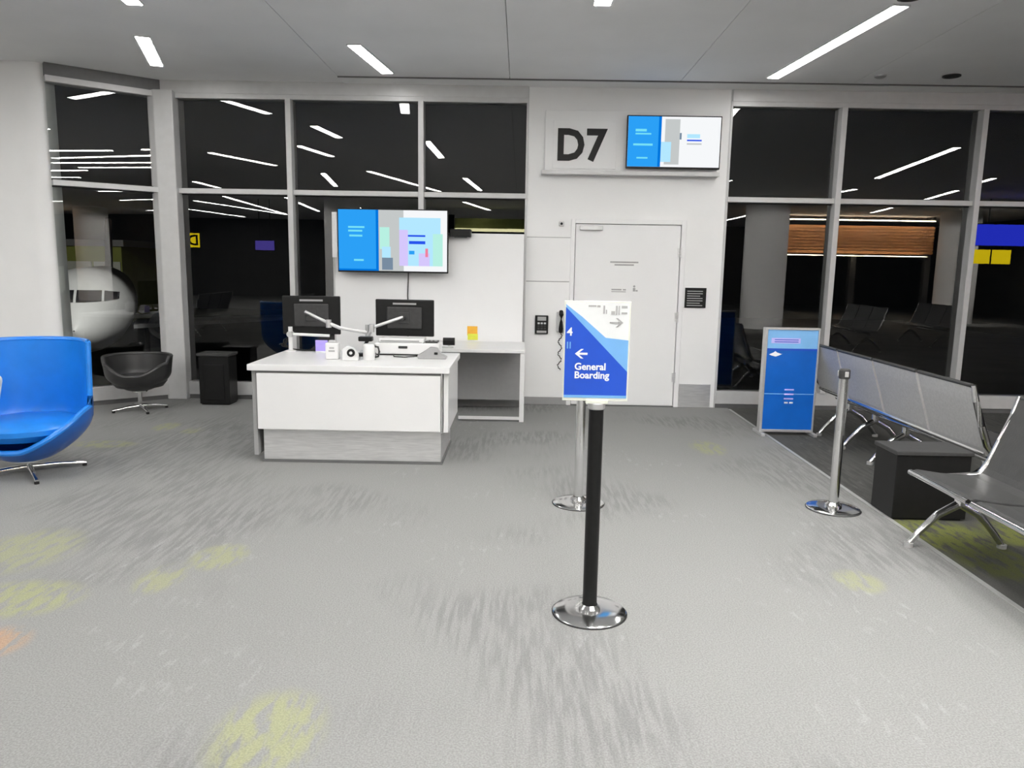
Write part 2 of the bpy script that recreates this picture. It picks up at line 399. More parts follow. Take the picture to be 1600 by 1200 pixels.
# white partition behind the desk
pw = struct('wall_partition', MB().box(-2.08, .035, 8.52, 8.64, .10, 1.95, .004), 'partition', label='low white partition behind the desk carrying the hanging screen', cat='wall')
part('baseboard', MB().box(-2.075, .03, 8.535, 8.63, 0, .10), 'grey_lam', pw)
part('end_cap', MB().box(-2.095, -2.078, 8.51, 8.65, 0, 1.955, .003), 'alu', pw)

# ---------------- gate sign panel with letters
gs = thing('gate_sign_panel', 'projecting white panel above the door reading D7', 'sign', (1.2, D, 2.6))
part('panel', MB().box(.245, 2.16, D-.075, D-.001, 2.655, 3.30, .004), 'wall', gs)
part('ledge', MB().box(.21, 2.175, D-.13, D-.001, 2.612, 2.655, .004), 'alu', gs)
part('letter_plate', MB().box(.335, 1.03, D-.083, D-.0745, 2.68, 3.19, .002), 'wall', gs)
text('letter', 'D', .465, (.365, D-.084, 2.775), 'letter', gs, bold=.014, depth=.008, sx=.92)
text('numeral', '7', .465, (.695, D-.084, 2.775), 'letter', gs, bold=.014, depth=.008, sx=.95)

def screen(name, label, x0, x1, z0, z1, yf, wall_y, bits, split, cover=None):
    t = thing(name, label, 'screen', ((x0+x1)/2, yf, z0))
    part('housing', MB().box(x0, x1, yf, yf+.045, z0, z1, .004), 'black', t)
    part('wall_bracket', MB().box((x0+x1)/2-.2, (x0+x1)/2+.2, yf+.046, wall_y, (z0+z1)/2-.15, (z0+z1)/2+.15), 'charcoal', t)
    b = .012
    dsp = part('display', MB().box(x0+b, x1-b, yf-.003, yf+.002, z0+b+.006, z1-b), E_['white'], t)
    W, H = x1-x0-2*b, z1-z0-2*b-.006
    X = lambda u: x0+b+u*W
    Z = lambda v: z0+b+.006+v*H
    k = 0
    for (u0, u1, v0, v1, m) in bits:
        k += 1
        part('graphic', MB().box(X(u0), X(u1), yf-.0035-.0002*k, yf-.003, Z(v0), Z(v1)), E_[m], dsp)
    if cover: part('side_cover', MB().box(*cover, .004), 'laminate', t, label='white vertical cover strip at the left edge')
    return t, X, Z
bits_top = [(0, .33, 0, 1, 'blue'), (.33, .36, 0, 1, 'blue2'), (.40, .56, .05, .95, 'grey'), (.36, .47, .1, .5, 'pale'), (.08, .20, .70, .75, 'cyan'), (.08, .25, .64, .67, 'cyan'), (.06, .27, .42, .46, 'cyan'), (.10, .22, .16, .19, 'cyan'),
            (.60, .96, .12, .90, 'white'), (.64, .78, .58, .66, 'pale'), (.64, .80, .52, .55, 'royal'), (.64, .80, .45, .48, 'grey'), (.56, .58, .55, .68, 'steel')]
screen('gate_screen', 'wall screen over the door beside the D7 lettering, blue and white', 1.135, 2.165, 2.685, 3.245, D-.15, D-.076, bits_top, .33)
bits_low = [(0, .345, 0, 1, 'blue'), (.345, .37, 0, 1, 'blue2'), (.0, .345, .0, .03, 'blue2'), (.09, .24, .70, .73, 'cyan'), (.09, .22, .64, .67, 'cyan'), (.10, .22, .56, .59, 'cyan'), (.14, .23, .16, .19, 'cyan'),
            (.37, .60, 0, 1, 'grey'), (.38, .47, .36, .72, 'mint'), (.40, .48, .22, .40, 'pale'), (.40, .50, .02, .22, 'steel'),
            (.56, .94, .09, .88, 'pale'), (.56, .64, .09, .68, 'lilac'), (.74, .84, .09, .3, 'lilac'), (.87, .96, .09, .62, 'mint'), (.64, .80, .57, .60, 'royal'), (.65, .80, .45, .50, 'royal'), (.65, .70, .28, .34, 'blue'), (.80, .825, .24, .38, 'pink')]
screen('desk_screen', 'large screen hanging above the service desk, blue left third', -2.005, -.795, 1.505, 2.19, 8.36, 8.515, bits_low, .345, (-2.07, -2.01, 8.38, 8.44, 1.66, 2.15))
sp = thing('speaker_box', 'small black box beside the hanging screen atop the white partition', 'speaker', (-.668, 8.4, 1.91))
part('housing', MB().box(-.787, -.548, 8.40, 8.50, 1.905, 1.99, .012, 3), 'black', sp)
part('mounting_plate', MB().box(-.74, -.60, 8.50, 8.518, 1.90, 1.94), 'charcoal', sp)
cb = part('screen_cable', MB().tube([(-1.25, 8.505, 1.58), (-1.255, 8.505, 1.42), (-1.262, 8.508, 1.25), (-1.25, 8.506, 1.05), (-1.26, 8.506, .78)], .006, 8), 'charcoal', None, True)
tag(cb, 'thin grey cable running down the partition below the hanging screen', 'cable')

# small devices on the gate wall
cr = thing('card_reader', 'black keypad card reader on the wall left of the door', 'card reader', (.253, D, .83))
part('body', MB().box(.178, .33, D-.045, D-.001, .832, 1.045, .008), 'black', cr)
part('display', MB().box(.205, .305, D-.047, D-.044, .985, 1.03, .001), 'grey_print', cr)
for i in range(3):
    for j in range(3): part('key', MB().box(.207+.036*i, .232+.036*i, D-.049, D-.044, .945-.03*j, .965-.03*j, .002), 'silver' if j == 0 else 'charcoal', cr)
part('reader_slot', MB().box(.20, .31, D-.052, D-.044, .845, .87, .003), 'grey_print', cr)
ph = thing('wall_phone', 'black wall phone with coiled cord behind the boarding sign', 'phone', (.48, D, .85))
part('cradle', MB().box(.425, .545, D-.05, D-.001, .86, 1.09, .01), 'silver', ph)
part('handset', MB().tube([(.475, D-.06, 1.095), (.475, D-.095, 1.06), (.475, D-.10, .98), (.475, D-.095, .90), (.475, D-.06, .865)], [.024, .026, .016, .026, .024], 12), 'black', ph, True)
cpts = [(.47+.02*math.sin(k*.5)+.006*math.cos(k*2.3), D-.05+.012*math.sin(k*2.3), .85-.011*k) for k in range(40)]
part('cord', MB().tube(cpts, .006, 6), 'black', ph, True)
npq = thing('notice_plaque', 'small black notice plaque with rows of pale lines right of the door', 'sign', (2.01, D, 1.16))
part('plate', MB().box(1.888, 2.13, D-.014, D-.001, 1.16, 1.388, .003), 'black', npq)
for k in range(7): part('text_line', MB().box(1.912, 2.09-(.03 if k in (2, 5) else 0), D-.0155, D-.0135, 1.345-.027*k, 1.354-.027*k), 'grey_print', npq)
wd = thing('wall_sensor', 'small grey sensor on the wall by the upper door corner', 'sensor', (.455, D, 2.05))
part('body', MB().box(.425, .482, D-.04, D-.001, 2.055, 2.105, .006), 'silver', wd)
part('lens', MB().cyl((.453, D-.048, 2.08), (.453, D-.039, 2.08), .015, seg=14), 'black', wd, True)
nt_ = thing('sticky_note', 'orange and yellow sticky note on the white partition above the counter', 'note', (-.53, 8.515, .80))
part('sheet', MB().box(-.59, -.475, 8.5165, 8.519, .815, .92), 'orange', nt_, label='orange upper sheet')
part('sheet', MB().box(-.585, -.47, 8.515, 8.5165, .765, .835), 'yellow', nt_, label='yellow lower sheet')

# ---------------- ceiling lights (a frame and a diffuser each)
GL = 'added linear fill lights over the room and concourse'
def lamp(x0, y0, x1, y1, label, wd=.115, group=None, dm='diffuser'):
    c = Vector(((x0+x1)/2, (y0+y1)/2, CZ)); d = Vector((x1-x0, y1-y0, 0)); ln = d.length
    t = thing('ceiling_light', label, 'ceiling light', c, math.atan2(d.y, d.x), group)
    h, q = ln/2, wd/2
    part('housing', MB().box(-h-.012, h+.012, -q-.012, -q, -.012, .0).box(-h-.012, h+.012, q, q+.012, -.012, .0).box(-h-.012, -h, -q, q, -.012, 0).box(h, h+.012, -q, q, -.012, 0), 'frame_white', t, local=True)
    part('diffuser', MB().box(-h, h, -q, q, -.016, -.001, .003), dm, t, local=True)
    return t
lamp(-3.40, 7.06, -3.74, 8.04, 'short linear ceiling light above the dark lounge chair', dm='diffuser_soft')
lamp(-1.55, 7.22, -1.42, 8.22, 'short linear ceiling light above the hanging desk screen', dm='diffuser_soft')
lamp(2.79, 6.00, 2.56, 8.18, 'long linear ceiling light in front of the right window wall', dm='diffuser_soft')
lamp(.58, 5.05, .58, 6.07, 'linear ceiling light cut by the top edge above the black sign post')
lamp(-2.90, 5.2, -3.03, 6.2, 'linear ceiling light cut by the top edge above the left lounge chairs')
SEEN = [(-5.72, 3.32, -5.06, 1.62), (-3.81, 4.33, -3.54, 3.07), (-3.29, .9, -2.17, -3.59), (-1.54, 5.01, -1.50, 3.13), (-1.81, -6.63, -1.15, -10.03),
        (7.47, 1.08, 6.82, 5.18), (7.90, -1.92, 7.98, -1.11), (10.9, -3.58, 10.36, -1.04), (11.67, -8.35, 11.31, -6.2), (9.9, .57, 9.73, 1.39),
        (-8.2, -1.78, -8.2, -4.59), (-10.8, -7.86, -9.74, -14.4), (-13.0, -10.5, -12.3, -16.5)]
WHERE = ['mirrored left of the first desk window mullion', 'mirrored in the upper middle pane', 'mirrored as the longest streak above the hanging screen', 'mirrored steeply in the upper pane beside the gate wall', 'mirrored small just above the white partition',
         'mirrored as the longest streak in the right windows', 'mirrored beside the first right mullion', 'mirrored on the transom below the long right streak', 'mirrored small below the right transom', 'mirrored just right of the last right mullion',
         'mirrored on the transom left of the desk', 'mirrored below the transom right of the corner post', 'mirrored lowest below the left transom']
for q, lab in zip(SEEN, WHERE): lamp(*q, 'linear concourse ceiling light '+lab)
for (x, y, dx, dy) in ((.55, 3.2, .05, 1.2), (1.35, 3.6, -.1, 1.2), (2.15, 3.0, .05, 1.2), (2.9, 3.0, .05, 1.2), (.9, .4, .1, 1.4), (2.0, .2, .1, 1.4), (3.3, .2, 0, 1.4), (-6.3, 5.0, .1, 1.0), (-1.2, -1.5, -.1, 1.4), (4.4, -1.0, .2, 1.3), (-4.6, -1.0, .2, 1.4),
                       (-7.5, -9, .3, 3), (-6.0, -12, .3, 3), (-9.4, -10, .3, 4), (-11.5, -4, .4, 3), (-14.5, -8, .4, 4), (-14.5, -13, .5, 3), (-4.2, -14, .2, 2.4), (4.5, -8, 0, 2), (1.0, -12, .1, 2.4),
                       (8.2, -12, 0, 2.4), (13.5, 3, 0, 2.0), (15.5, -4, 0, 2.0), (-8.8, 3.2, .3, 1.4), (-11.5, 2, .3, 1.4)):
    lamp(x-dx, y-dy, x+dx, y+dy, 'added linear fill light over the room and concourse', group=GL)  # fill lamps added for brightness, some placed where the windows do not mirror them
def downlight(x, y, label):
    t = thing('recessed_downlight', label, 'ceiling light', (x, y, CZ))
    part('trim_ring', MB().lathe([(.085, CZ+.0), (.085, CZ-.012), (.07, CZ-.014), (.06, CZ-.004), (.058, CZ)], (x, y), 28), 'charcoal', t, True)
    part('baffle', MB().lathe([(.06, CZ-.003), (.03, CZ-.0015), (0, CZ-.001)], (x, y), 24), 'black', t, True)
downlight(4.30, 8.02, 'black recessed downlight near the right window head')
downlight(2.77, 5.83, 'black recessed downlight at the end of the long light')
sd = thing('smoke_detector', 'pale disc detector on the ceiling before the right window', 'smoke detector', (3.6, 8.05, CZ))
part('body', MB().lathe([(0, CZ-.03), (.03, CZ-.03), (.055, CZ-.016), (.06, CZ)], (3.6, 8.05), 24), 'silver', sd, True)

# ================================================================== SERVICE DESK
dk = thing('service_desk', 'white podium service desk with steel plinth in front of the partition', 'desk', (-1.34, 6.35, 0))
part('worktop', MB().box(-2.135, -.54, 5.84, 6.86, .755, .805, .005), 'laminate', dk)
part('front_panel', MB().box(-2.065, -.612, 5.85, 5.885, .285, .735, .004), 'laminate', dk)
part('side_panel', MB().box(-2.12, -.2+ -1.885, 5.90, 6.80, .06, .753, .004), 'grey_lam', dk)
part('side_panel', MB().box(-.595, -.555, 5.90, 6.80, .27, .753, .004), 'laminate', dk)
part('carcass', MB().box(-2.08, -.60, 5.89, 6.78, .28, .752), 'grey_lam', dk)
part('plinth', MB().box(-2.05, -.615, 5.93, 6.72, .02, .282, .004), 'steel', dk, label='brushed steel plinth set back below the white panel')
part('plinth_base', MB().box(-2.06, -.605, 5.92, 6.73, 0, .02), 'alu_dark', dk)
part('corner_strip', MB().box(-.608, -.598, 5.853, 5.93, .27, .753), 'chrome', dk)

bc = thing('back_counter', 'white counter with leg between the desk and the gate wall', 'counter', (-.6, 8.0, 0))
part('worktop', MB().box(-1.5, .062, 7.66, 8.50, .718, .752, .004), 'laminate', bc)
part('leg', MB().box(.012, .06, 7.67, 7.72, 0, .718, .003), 'laminate', bc)
part('leg', MB().box(.012, .06, 8.40, 8.45, 0, .718, .003), 'laminate', bc)
part('leg', MB().box(-1.49, -1.44, 7.67, 7.72, 0, .718, .003), 'laminate', bc)
part('shade_panel', MB().box(-1.44, .012, 8.30, 8.32, .12, .717), 'grey_lam', bc, label='grey panel for the shade under the counter')  # grey sheet stands in for the shaded wall below the worktop
part('foot_rail', MB().box(-.62, .012, 7.68, 7.71, .02, .05, .003), 'laminate', bc)

# ---------------- on the desk (top at .805)
DZ = .805
def monitor(label, x0, x1, z0, z1, y, tilt):
    c = ((x0+x1)/2, y, (z0+z1)/2)
    t = thing('monitor', label, 'monitor', c, tilt)
    w2, h2 = (x1-x0)/2, (z1-z0)/2
    part('back_shell', MB().box(-w2, w2, -.012, .018, -h2, h2, .008), 'black', t, local=True)
    part('rear_bulge', MB().box(-w2*.6, w2*.6, -.030, -.012, -h2*.6, h2*.6, .01), 'charcoal', t, local=True)
    part('display', MB().box(-w2+.01, w2-.01, .018, .020, -h2+.012, h2-.01), 'black', t, local=True)
    part('mount_plate', MB().box(-.05, .05, -.042, -.030, -.05, .05, .003), 'charcoal', t, local=True)
    part('vent_strip', MB().box(-w2*.4, w2*.4, -.0135, -.0115, h2*.72, h2*.82), 'grey_lam', t, local=True)
    return t
monitor('black monitor on the left arm, its back to the camera', -2.165, -1.645, .95, 1.30, 6.90, .10)
monitor('black monitor on the right arm before the white partition', -1.325, -.785, .945, 1.28, 6.93, -.05)
ar = thing('dual_arm_stand', 'silver two-armed monitor stand clamped to the desk', 'stand', (-1.36, 6.72, DZ))
part('base_clamp', MB().box(-1.42, -1.30, 6.67, 6.78, DZ+.0005, DZ+.025, .004), 'silver', ar)
part('post', MB().cyl((-1.36, 6.72, DZ+.02), (-1.36, 6.72, 1.06), .018), 'silver', ar, True)
part('arm', MB().tube([(-1.36, 6.71, .99), (-1.60, 6.69, 1.03), (-1.70, 6.70, 1.07)], .016, 10).tube([(-1.70, 6.70, 1.07), (-1.92, 6.745, 1.165)], .014, 10).cyl((-1.70, 6.70, 1.03), (-1.70, 6.70, 1.10), .024), 'silver', ar, True)
part('arm', MB().tube([(-1.36, 6.71, .94), (-1.31, 6.67, 1.03)], .016, 10).tube([(-1.31, 6.67, 1.04), (-1.06, 6.83, 1.125)], .014, 10).cyl((-1.31, 6.67, 1.0), (-1.31, 6.67, 1.07), .024), 'silver', ar, True)
part('tilt_head', MB().cyl((-1.92, 6.75, 1.155), (-1.915, 6.80, 1.14), .02), 'charcoal', ar, True)
part('tilt_head', MB().cyl((-1.06, 6.82, 1.12), (-1.055, 6.855, 1.115), .02), 'charcoal', ar, True)

st = thing('tubular_stand', 'white tubular stand with crossbar at the left end of the desk', 'stand', (-2.05, 6.72, DZ))
part('foot', MB().lathe([(0, DZ+.001), (.05, DZ+.001), (.05, DZ+.012), (.02, DZ+.02)], (-2.05, 6.72), 24), 'laminate', st, True)
part('post', MB().cyl((-2.05, 6.72, DZ+.01), (-2.05, 6.72, 1.03), .019), 'laminate', st, True)
part('crossbar', MB().cyl((-2.05, 6.72, .965), (-1.70, 6.72, .955), .013), 'laminate', st, True)
part('joint_knob', MB().cyl((-2.05, 6.685, .965), (-2.05, 6.75, .965), .026), 'silver', st, True)
lp = thing('desk_cables', 'tangle of black cables hanging at the left desk end', 'cable', (-2.1, 6.8, DZ))
for k in range(5):
    a = random.uniform(-.02, .03)
    p = [(-2.02-.02*k, 6.80+.01*k, 1.0-.03*k), (-2.10-.025*k, 6.815+.01*k, .93-.02*k+a), (-2.125-.01*k, 6.82, .86+a), (-2.06, 6.81+.008*k, DZ+.01), (-1.93+.03*k, 6.79, DZ+.008)]
    q = []
    for i in range(len(p)-1):
        for s_ in range(5): q.append(tuple(Vector(p[i]).lerp(Vector(p[i+1]), s_/5)))
    q.append(p[-1])
    part('cable', MB().tube(q, .005, 6), 'rubber', lp, True)

pr = thing('boarding_pass_printer', 'white boarding pass printer under the right monitor', 'printer', (-.98, 6.70, DZ))
part('body', MB().box(-1.27, -.70, 6.58, 6.80, DZ+.012, .915, .012, 3), 'laminate', pr)
part('lid', MB().box(-1.24, -.84, 6.60, 6.80, .915, .955, .012, 3), 'laminate', pr)
part('output_slot', MB().box(-1.22, -.88, 6.597, 6.61, .926, .938), 'grey_lam', pr)
part('rubber_base', MB().box(-1.26, -.71, 6.59, 6.79, DZ+.0005, DZ+.013), 'rubber', pr)
part('latch', MB().box(-1.06, -.98, 6.572, 6.582, .868, .89, .004), 'charcoal', pr)
part('control_panel', MB().box(-.83, -.72, 6.62, 6.76, .915, .93, .004), 'charcoal', pr)
for k in range(3): part('button', MB().box(-.82+.035*k, -.80+.035*k, 6.64, 6.66, .93, .938, .002), 'grey_print', pr)

def canister(name, label, cat, x, y, r, h, m, extra=None):
    t = thing(name, label, cat, (x, y, DZ))
    part('body', MB().lathe([(0, DZ+.001), (r*.92, DZ+.001), (r, DZ+.008), (r, DZ+h-.02), (r*.9, DZ+h-.006), (r*.8, DZ+h), (0, DZ+h)], (x, y), 28), m, t, True)
    return t
ds = thing('wipe_dispenser', 'white upright dispenser with a dark label on the desk front', 'dispenser', (-1.555, 6.25, DZ))
part('body', MB().box(-1.61, -1.50, 6.21, 6.29, DZ+.001, .945, .01, 3), 'laminate', ds)
part('cap', MB().box(-1.585, -1.525, 6.225, 6.275, .945, .965, .006), 'silver', ds)
part('label_print', MB().box(-1.582, -1.53, 6.2085, 6.2105, .87, .885).box(-1.575, -1.535, 6.2085, 6.2105, .895, .91), 'grey_print', ds)
td = thing('tape_dispenser', 'white and black tape dispenser beside the upright dispenser', 'tape dispenser', (-1.40, 6.2, DZ))
pp = [(-1.46, DZ+.001), (-1.33, DZ+.001), (-1.33, DZ+.05), (-1.36, DZ+.10), (-1.42, DZ+.12), (-1.46, DZ+.09)]
part('body', MB().prism(pp, 'y', 6.17, 6.22, .004), 'laminate', td)
part('tape_roll', MB().cyl((-1.385, 6.16, DZ+.065), (-1.385, 6.23, DZ+.065), .033, seg=24), 'black', td, True)
part('core', MB().cyl((-1.385, 6.155, DZ+.065), (-1.385, 6.235, DZ+.065), .013, seg=16), 'laminate', td, True)
cu = canister('white_cup', 'round white canister with dark handle beside the printer', 'canister', -1.25, 6.24, .05, .135, 'laminate')
part('handle', MB().tube([(-1.205, 6.24, DZ+.115), (-1.175, 6.24, DZ+.11), (-1.165, 6.24, DZ+.07), (-1.175, 6.24, DZ+.03), (-1.205, 6.24, DZ+.025)], .009, 8), 'charcoal', cu, True)
pb = thing('scanner_cradle', 'black scanner cradle standing behind the white canister', 'scanner', (-1.32, 6.48, DZ))
part('base', MB().box(-1.40, -1.24, 6.44, 6.52, DZ+.001, DZ+.03, .006), 'black', pb)
part('neck', MB().tube([(-1.32, 6.48, DZ+.03), (-1.33, 6.48, DZ+.10), (-1.31, 6.46, DZ+.14)], [.02, .016, .018], 10), 'black', pb, True)
part('scan_head', MB().box(-1.38, -1.26, 6.42, 6.49, DZ+.135, DZ+.175, .008), 'black', pb)
cdh = thing('card_holder', 'small lilac card holder near the tubular stand', 'card holder', (-1.77, 6.72, DZ))
part('base', MB().box(-1.82, -1.71, 6.69, 6.74, DZ+.001, DZ+.012, .002), 'sign_white', cdh)
part('card', MB().box(-1.825, -1.715, 6.71, 6.716, DZ+.012, DZ+.11), 'purple', cdh)
mo = thing('hand_scanner', 'grey handheld scanner lying on the right of the desk', 'scanner', (-.735, 6.40, DZ))
prof = [(-.86, DZ+.001), (-.62, DZ+.001), (-.615, DZ+.02), (-.66, DZ+.045), (-.70, DZ+.095), (-.76, DZ+.10), (-.80, DZ+.07), (-.865, DZ+.03)]
part('body', MB().prism(prof, 'y', 6.36, 6.44, .006), 'grey_lam', mo)
part('trigger', MB().box(-.72, -.69, 6.352, 6.362, DZ+.04, DZ+.06, .003), 'black', mo)
part('cord', MB().tube([(-.86, 6.40, DZ+.02), (-.98, 6.42, DZ+.007), (-1.08, 6.46, DZ+.007), (-1.10, 6.555, DZ+.007)], .005, 6), 'rubber', mo, True)
wc = thing('counter_camera', 'small black round camera on the back counter right of the printer', 'camera', (-.74, 7.80, .752))
part('foot', MB().box(-.80, -.68, 7.77, 7.83, .7525, .764, .004), 'silver', wc)
part('head', MB().cyl((-.79, 7.80, .815), (-.67, 7.80, .815), .04, seg=20), 'black', wc, True)
part('stem', MB().cyl((-.73, 7.80, .76), (-.73, 7.80, .79), .014), 'silver', wc, True)

# ================================================================== STANCHIONS
def base_disc(cx, cy, r, t, m='chrome'):
    part('base', MB().lathe([(0, .018), (.06, .020), (r*.6, .018), (r*.96, .012), (r, .008), (r, .003), (0, .003)], (cx, cy), 48), m, t, True, label='round polished steel base plate')
    part('base_pad', MB().lathe([(0, .0005), (r+.004, .0005), (r+.005, .003), (r, .005), (0, .004)], (cx, cy), 48), 'rubber', t, True)
sx, sy = .352, 3.335
t = thing('sign_stanchion', 'black post with blue General Boarding sign on a steel disc', 'stanchion', (sx, sy, 0))
base_disc(sx, sy, .172, t)
part('collar', MB().lathe([(.05, .018), (.05, .03), (.036, .045), (.036, .02)], (sx, sy), 32), 'chrome', t, True)
part('post', MB().cyl((sx, sy, .02), (sx, sy, .985), .0335, seg=32), 'black', t, True)
part('top_cap', MB().lathe([(0, 1.005), (.03, 1.004), (.04, .998), (.04, .978), (.0345, .972), (0, .972)], (sx, sy), 32), 'silver', t, True)
sf = part('sign_frame', MB().box(.196, .486, 3.312, 3.318, 1.012, 1.455, .002).box(.30, .40, 3.305, 3.345, 1.0, 1.02, .003), 'acrylic', t)
Y0 = 3.3115
def sp_(n, pts, m, dy, parent): return part(n, MB().prism(pts, 'y', Y0-dy-.0006, Y0-dy), m, parent)
L_, R_, B_, T_ = .202, .480, 1.026, 1.449
sp_('poster', [(L_, B_), (R_, B_), (R_, T_), (L_, T_)], 'sign_white', 0, sf)
sp_('blue_band', [(L_, B_), (R_, B_), (R_, 1.145), (.205, 1.425), (L_, 1.428)], 'sign_blue', .0008, sf)
sp_('light_blue_band', [(L_, 1.440), (.205, 1.425), (R_, 1.145), (R_, 1.285), (.38, 1.295), (.275, 1.385)], 'sign_light', .0008, sf)
sp_('bottom_edge', [(L_, B_), (R_, B_), (R_, B_+.012), (L_, B_+.012)], 'sign_light', .0014, sf)
TY = Y0-.0025
def arrow(n, x, z, w_, h_, th, sgn, m, parent, y):
    a = MB().box(min(x, x+sgn*w_), max(x, x+sgn*w_), y-.001, y, z-th/2, z+th/2)
    tip = x+sgn*w_
    a.prism([(tip+sgn*th*.6, z), (tip-sgn*h_/2, z+h_/2), (tip-sgn*h_/2-sgn*th*1.3, z+h_/2), (tip-sgn*th*.8, z), (tip-sgn*h_/2-sgn*th*1.3, z-h_/2), (tip-sgn*h_/2, z-h_/2)], 'y', y-.0012, y)
    return part(n, a, m, parent)
arrow('left_arrow', .302, 1.223, .05, .042, .009, -1, 'white_print', sf, TY)
text('lettering', 'General', .043, (.246, TY, 1.152), 'white_print', sf, bold=.0011, depth=.0004)
text('lettering', 'Boarding', .043, (.246, TY, 1.114), 'white_print', sf, bold=.0011, depth=.0004)
text('lettering', '4', .05, (.209, TY, 1.303), 'white_print', sf, bold=.0010, depth=.0004)
part('print_line', MB().box(.210, .216, TY-.001, TY, 1.245, 1.275).box(.222, .227, TY-.001, TY, 1.245, 1.275), 'sign_light', sf)
arrow('right_arrow', .395, 1.362, .055, .04, .007, 1, 'grey_print', sf, TY)
for (x0, x1, z0, z1) in ((.30, .335, 1.430, 1.437), (.338, .352, 1.428, 1.437), (.365, .372, 1.40, 1.436), (.376, .381, 1.40, 1.418), (.400, .416, 1.398, 1.412), (.420, .426, 1.396, 1.436), (.432, .437, 1.396, 1.436), (.445, .470, 1.425, 1.436), (.445, .470, 1.400, 1.408)):
    part('print_line', MB().box(x0, x1, TY-.001, TY, z0, z1), 'grey_print', sf)

def belt_post(cx, cy, label):
    t = thing('belt_stanchion', label, 'stanchion', (cx, cy, 0))
    base_disc(cx, cy, .175, t)
    part('collar', MB().lathe([(.055, .018), (.055, .032), (.035, .05), (.035, .02)], (cx, cy), 32), 'chrome', t, True)
    part('post', MB().cyl((cx, cy, .02), (cx, cy, .90), .032, seg=32), 'chrome', t, True)
    hd_ = part('belt_head', MB().lathe([(0, .965), (.028, .963), (.036, .955), (.036, .905), (.033, .898), (0, .898)], (cx, cy), 32), 'charcoal', t, True)
    for k in range(3):
        a = -PI/2 + k*PI*2/3
        part('belt_slot', MB().box(-.012, .012, -.041, -.034, .913, .948, .002).xf(Matrix.Translation((cx, cy, 0)) @ Matrix.Rotation(a+PI/2, 4, 'Z')), 'silver', hd_)
    return t
belt_post(2.163, 4.98, 'chrome belt stanchion standing left of the black side table')
belt_post(.425, 4.99, 'chrome belt stanchion half hidden behind the sign post')

# ================================================================== BAG SIZER SIGN
sz = thing('boarding_sign_board', 'blue free-standing sign board with silver frame at the right window', 'sign', (2.65, 7.33, 0))
part('frame', MB().box(2.375, 2.402, 7.29, 7.37, .03, 1.055, .004).box(2.888, 2.905, 7.29, 7.37, .03, 1.055, .004).box(2.402, 2.888, 7.29, 7.37, 1.035, 1.055, .003).box(2.402, 2.888, 7.29, 7.37, .03, .055, .003), 'silver', sz)
part('foot', MB().box(2.37, 2.41, 7.20, 7.48, 0, .03, .005), 'silver', sz)
part('foot', MB().box(2.875, 2.915, 7.20, 7.48, 0, .03, .005), 'silver', sz)
pn = part('print_panel', MB().box(2.402, 2.888, 7.300, 7.355, .055, 1.035), 'sizer_blue', sz)
part('header_band', MB().box(2.404, 2.886, 7.2985, 7.3005, .855, 1.033), 'sizer_light', pn)
part('header_print', MB().box(2.44, 2.72, 7.297, 7.299, .905, .955), 'lilac', pn)
part('header_line', MB().box(2.47, 2.70, 7.2955, 7.2975, .935, .943).box(2.47, 2.70, 7.2955, 7.2975, .915, .923), 'sign_blue', pn)
part('dark_stripe', MB().box(2.404, 2.886, 7.2985, 7.3005, .835, .855), 'sign_blue', pn)
part('airplane_emblem', MB().prism([(2.425, .795), (2.47, .815), (2.485, .828), (2.50, .815), (2.545, .80), (2.56, .805), (2.53, .79), (2.49, .775), (2.45, .785)], 'y', 7.2985, 7.3005), 'white_print', pn)
part('divider_line', MB().box(2.404, 2.886, 7.2985, 7.3005, .405, .412), 'sizer_light', pn)
for k, (a, b) in enumerate(((2.60, 2.69), (2.60, 2.69), (2.60, 2.69))): part('text_line', MB().box(a, b, 7.2975, 7.3005, .445-.045*k, .458-.045*k), 'lilac', pn)
part('text_line', MB().box(2.605, 2.64, 7.2975, 7.3005, .315, .33).box(2.655, 2.69, 7.2975, 7.3005, .315, .33), 'white_print', pn)

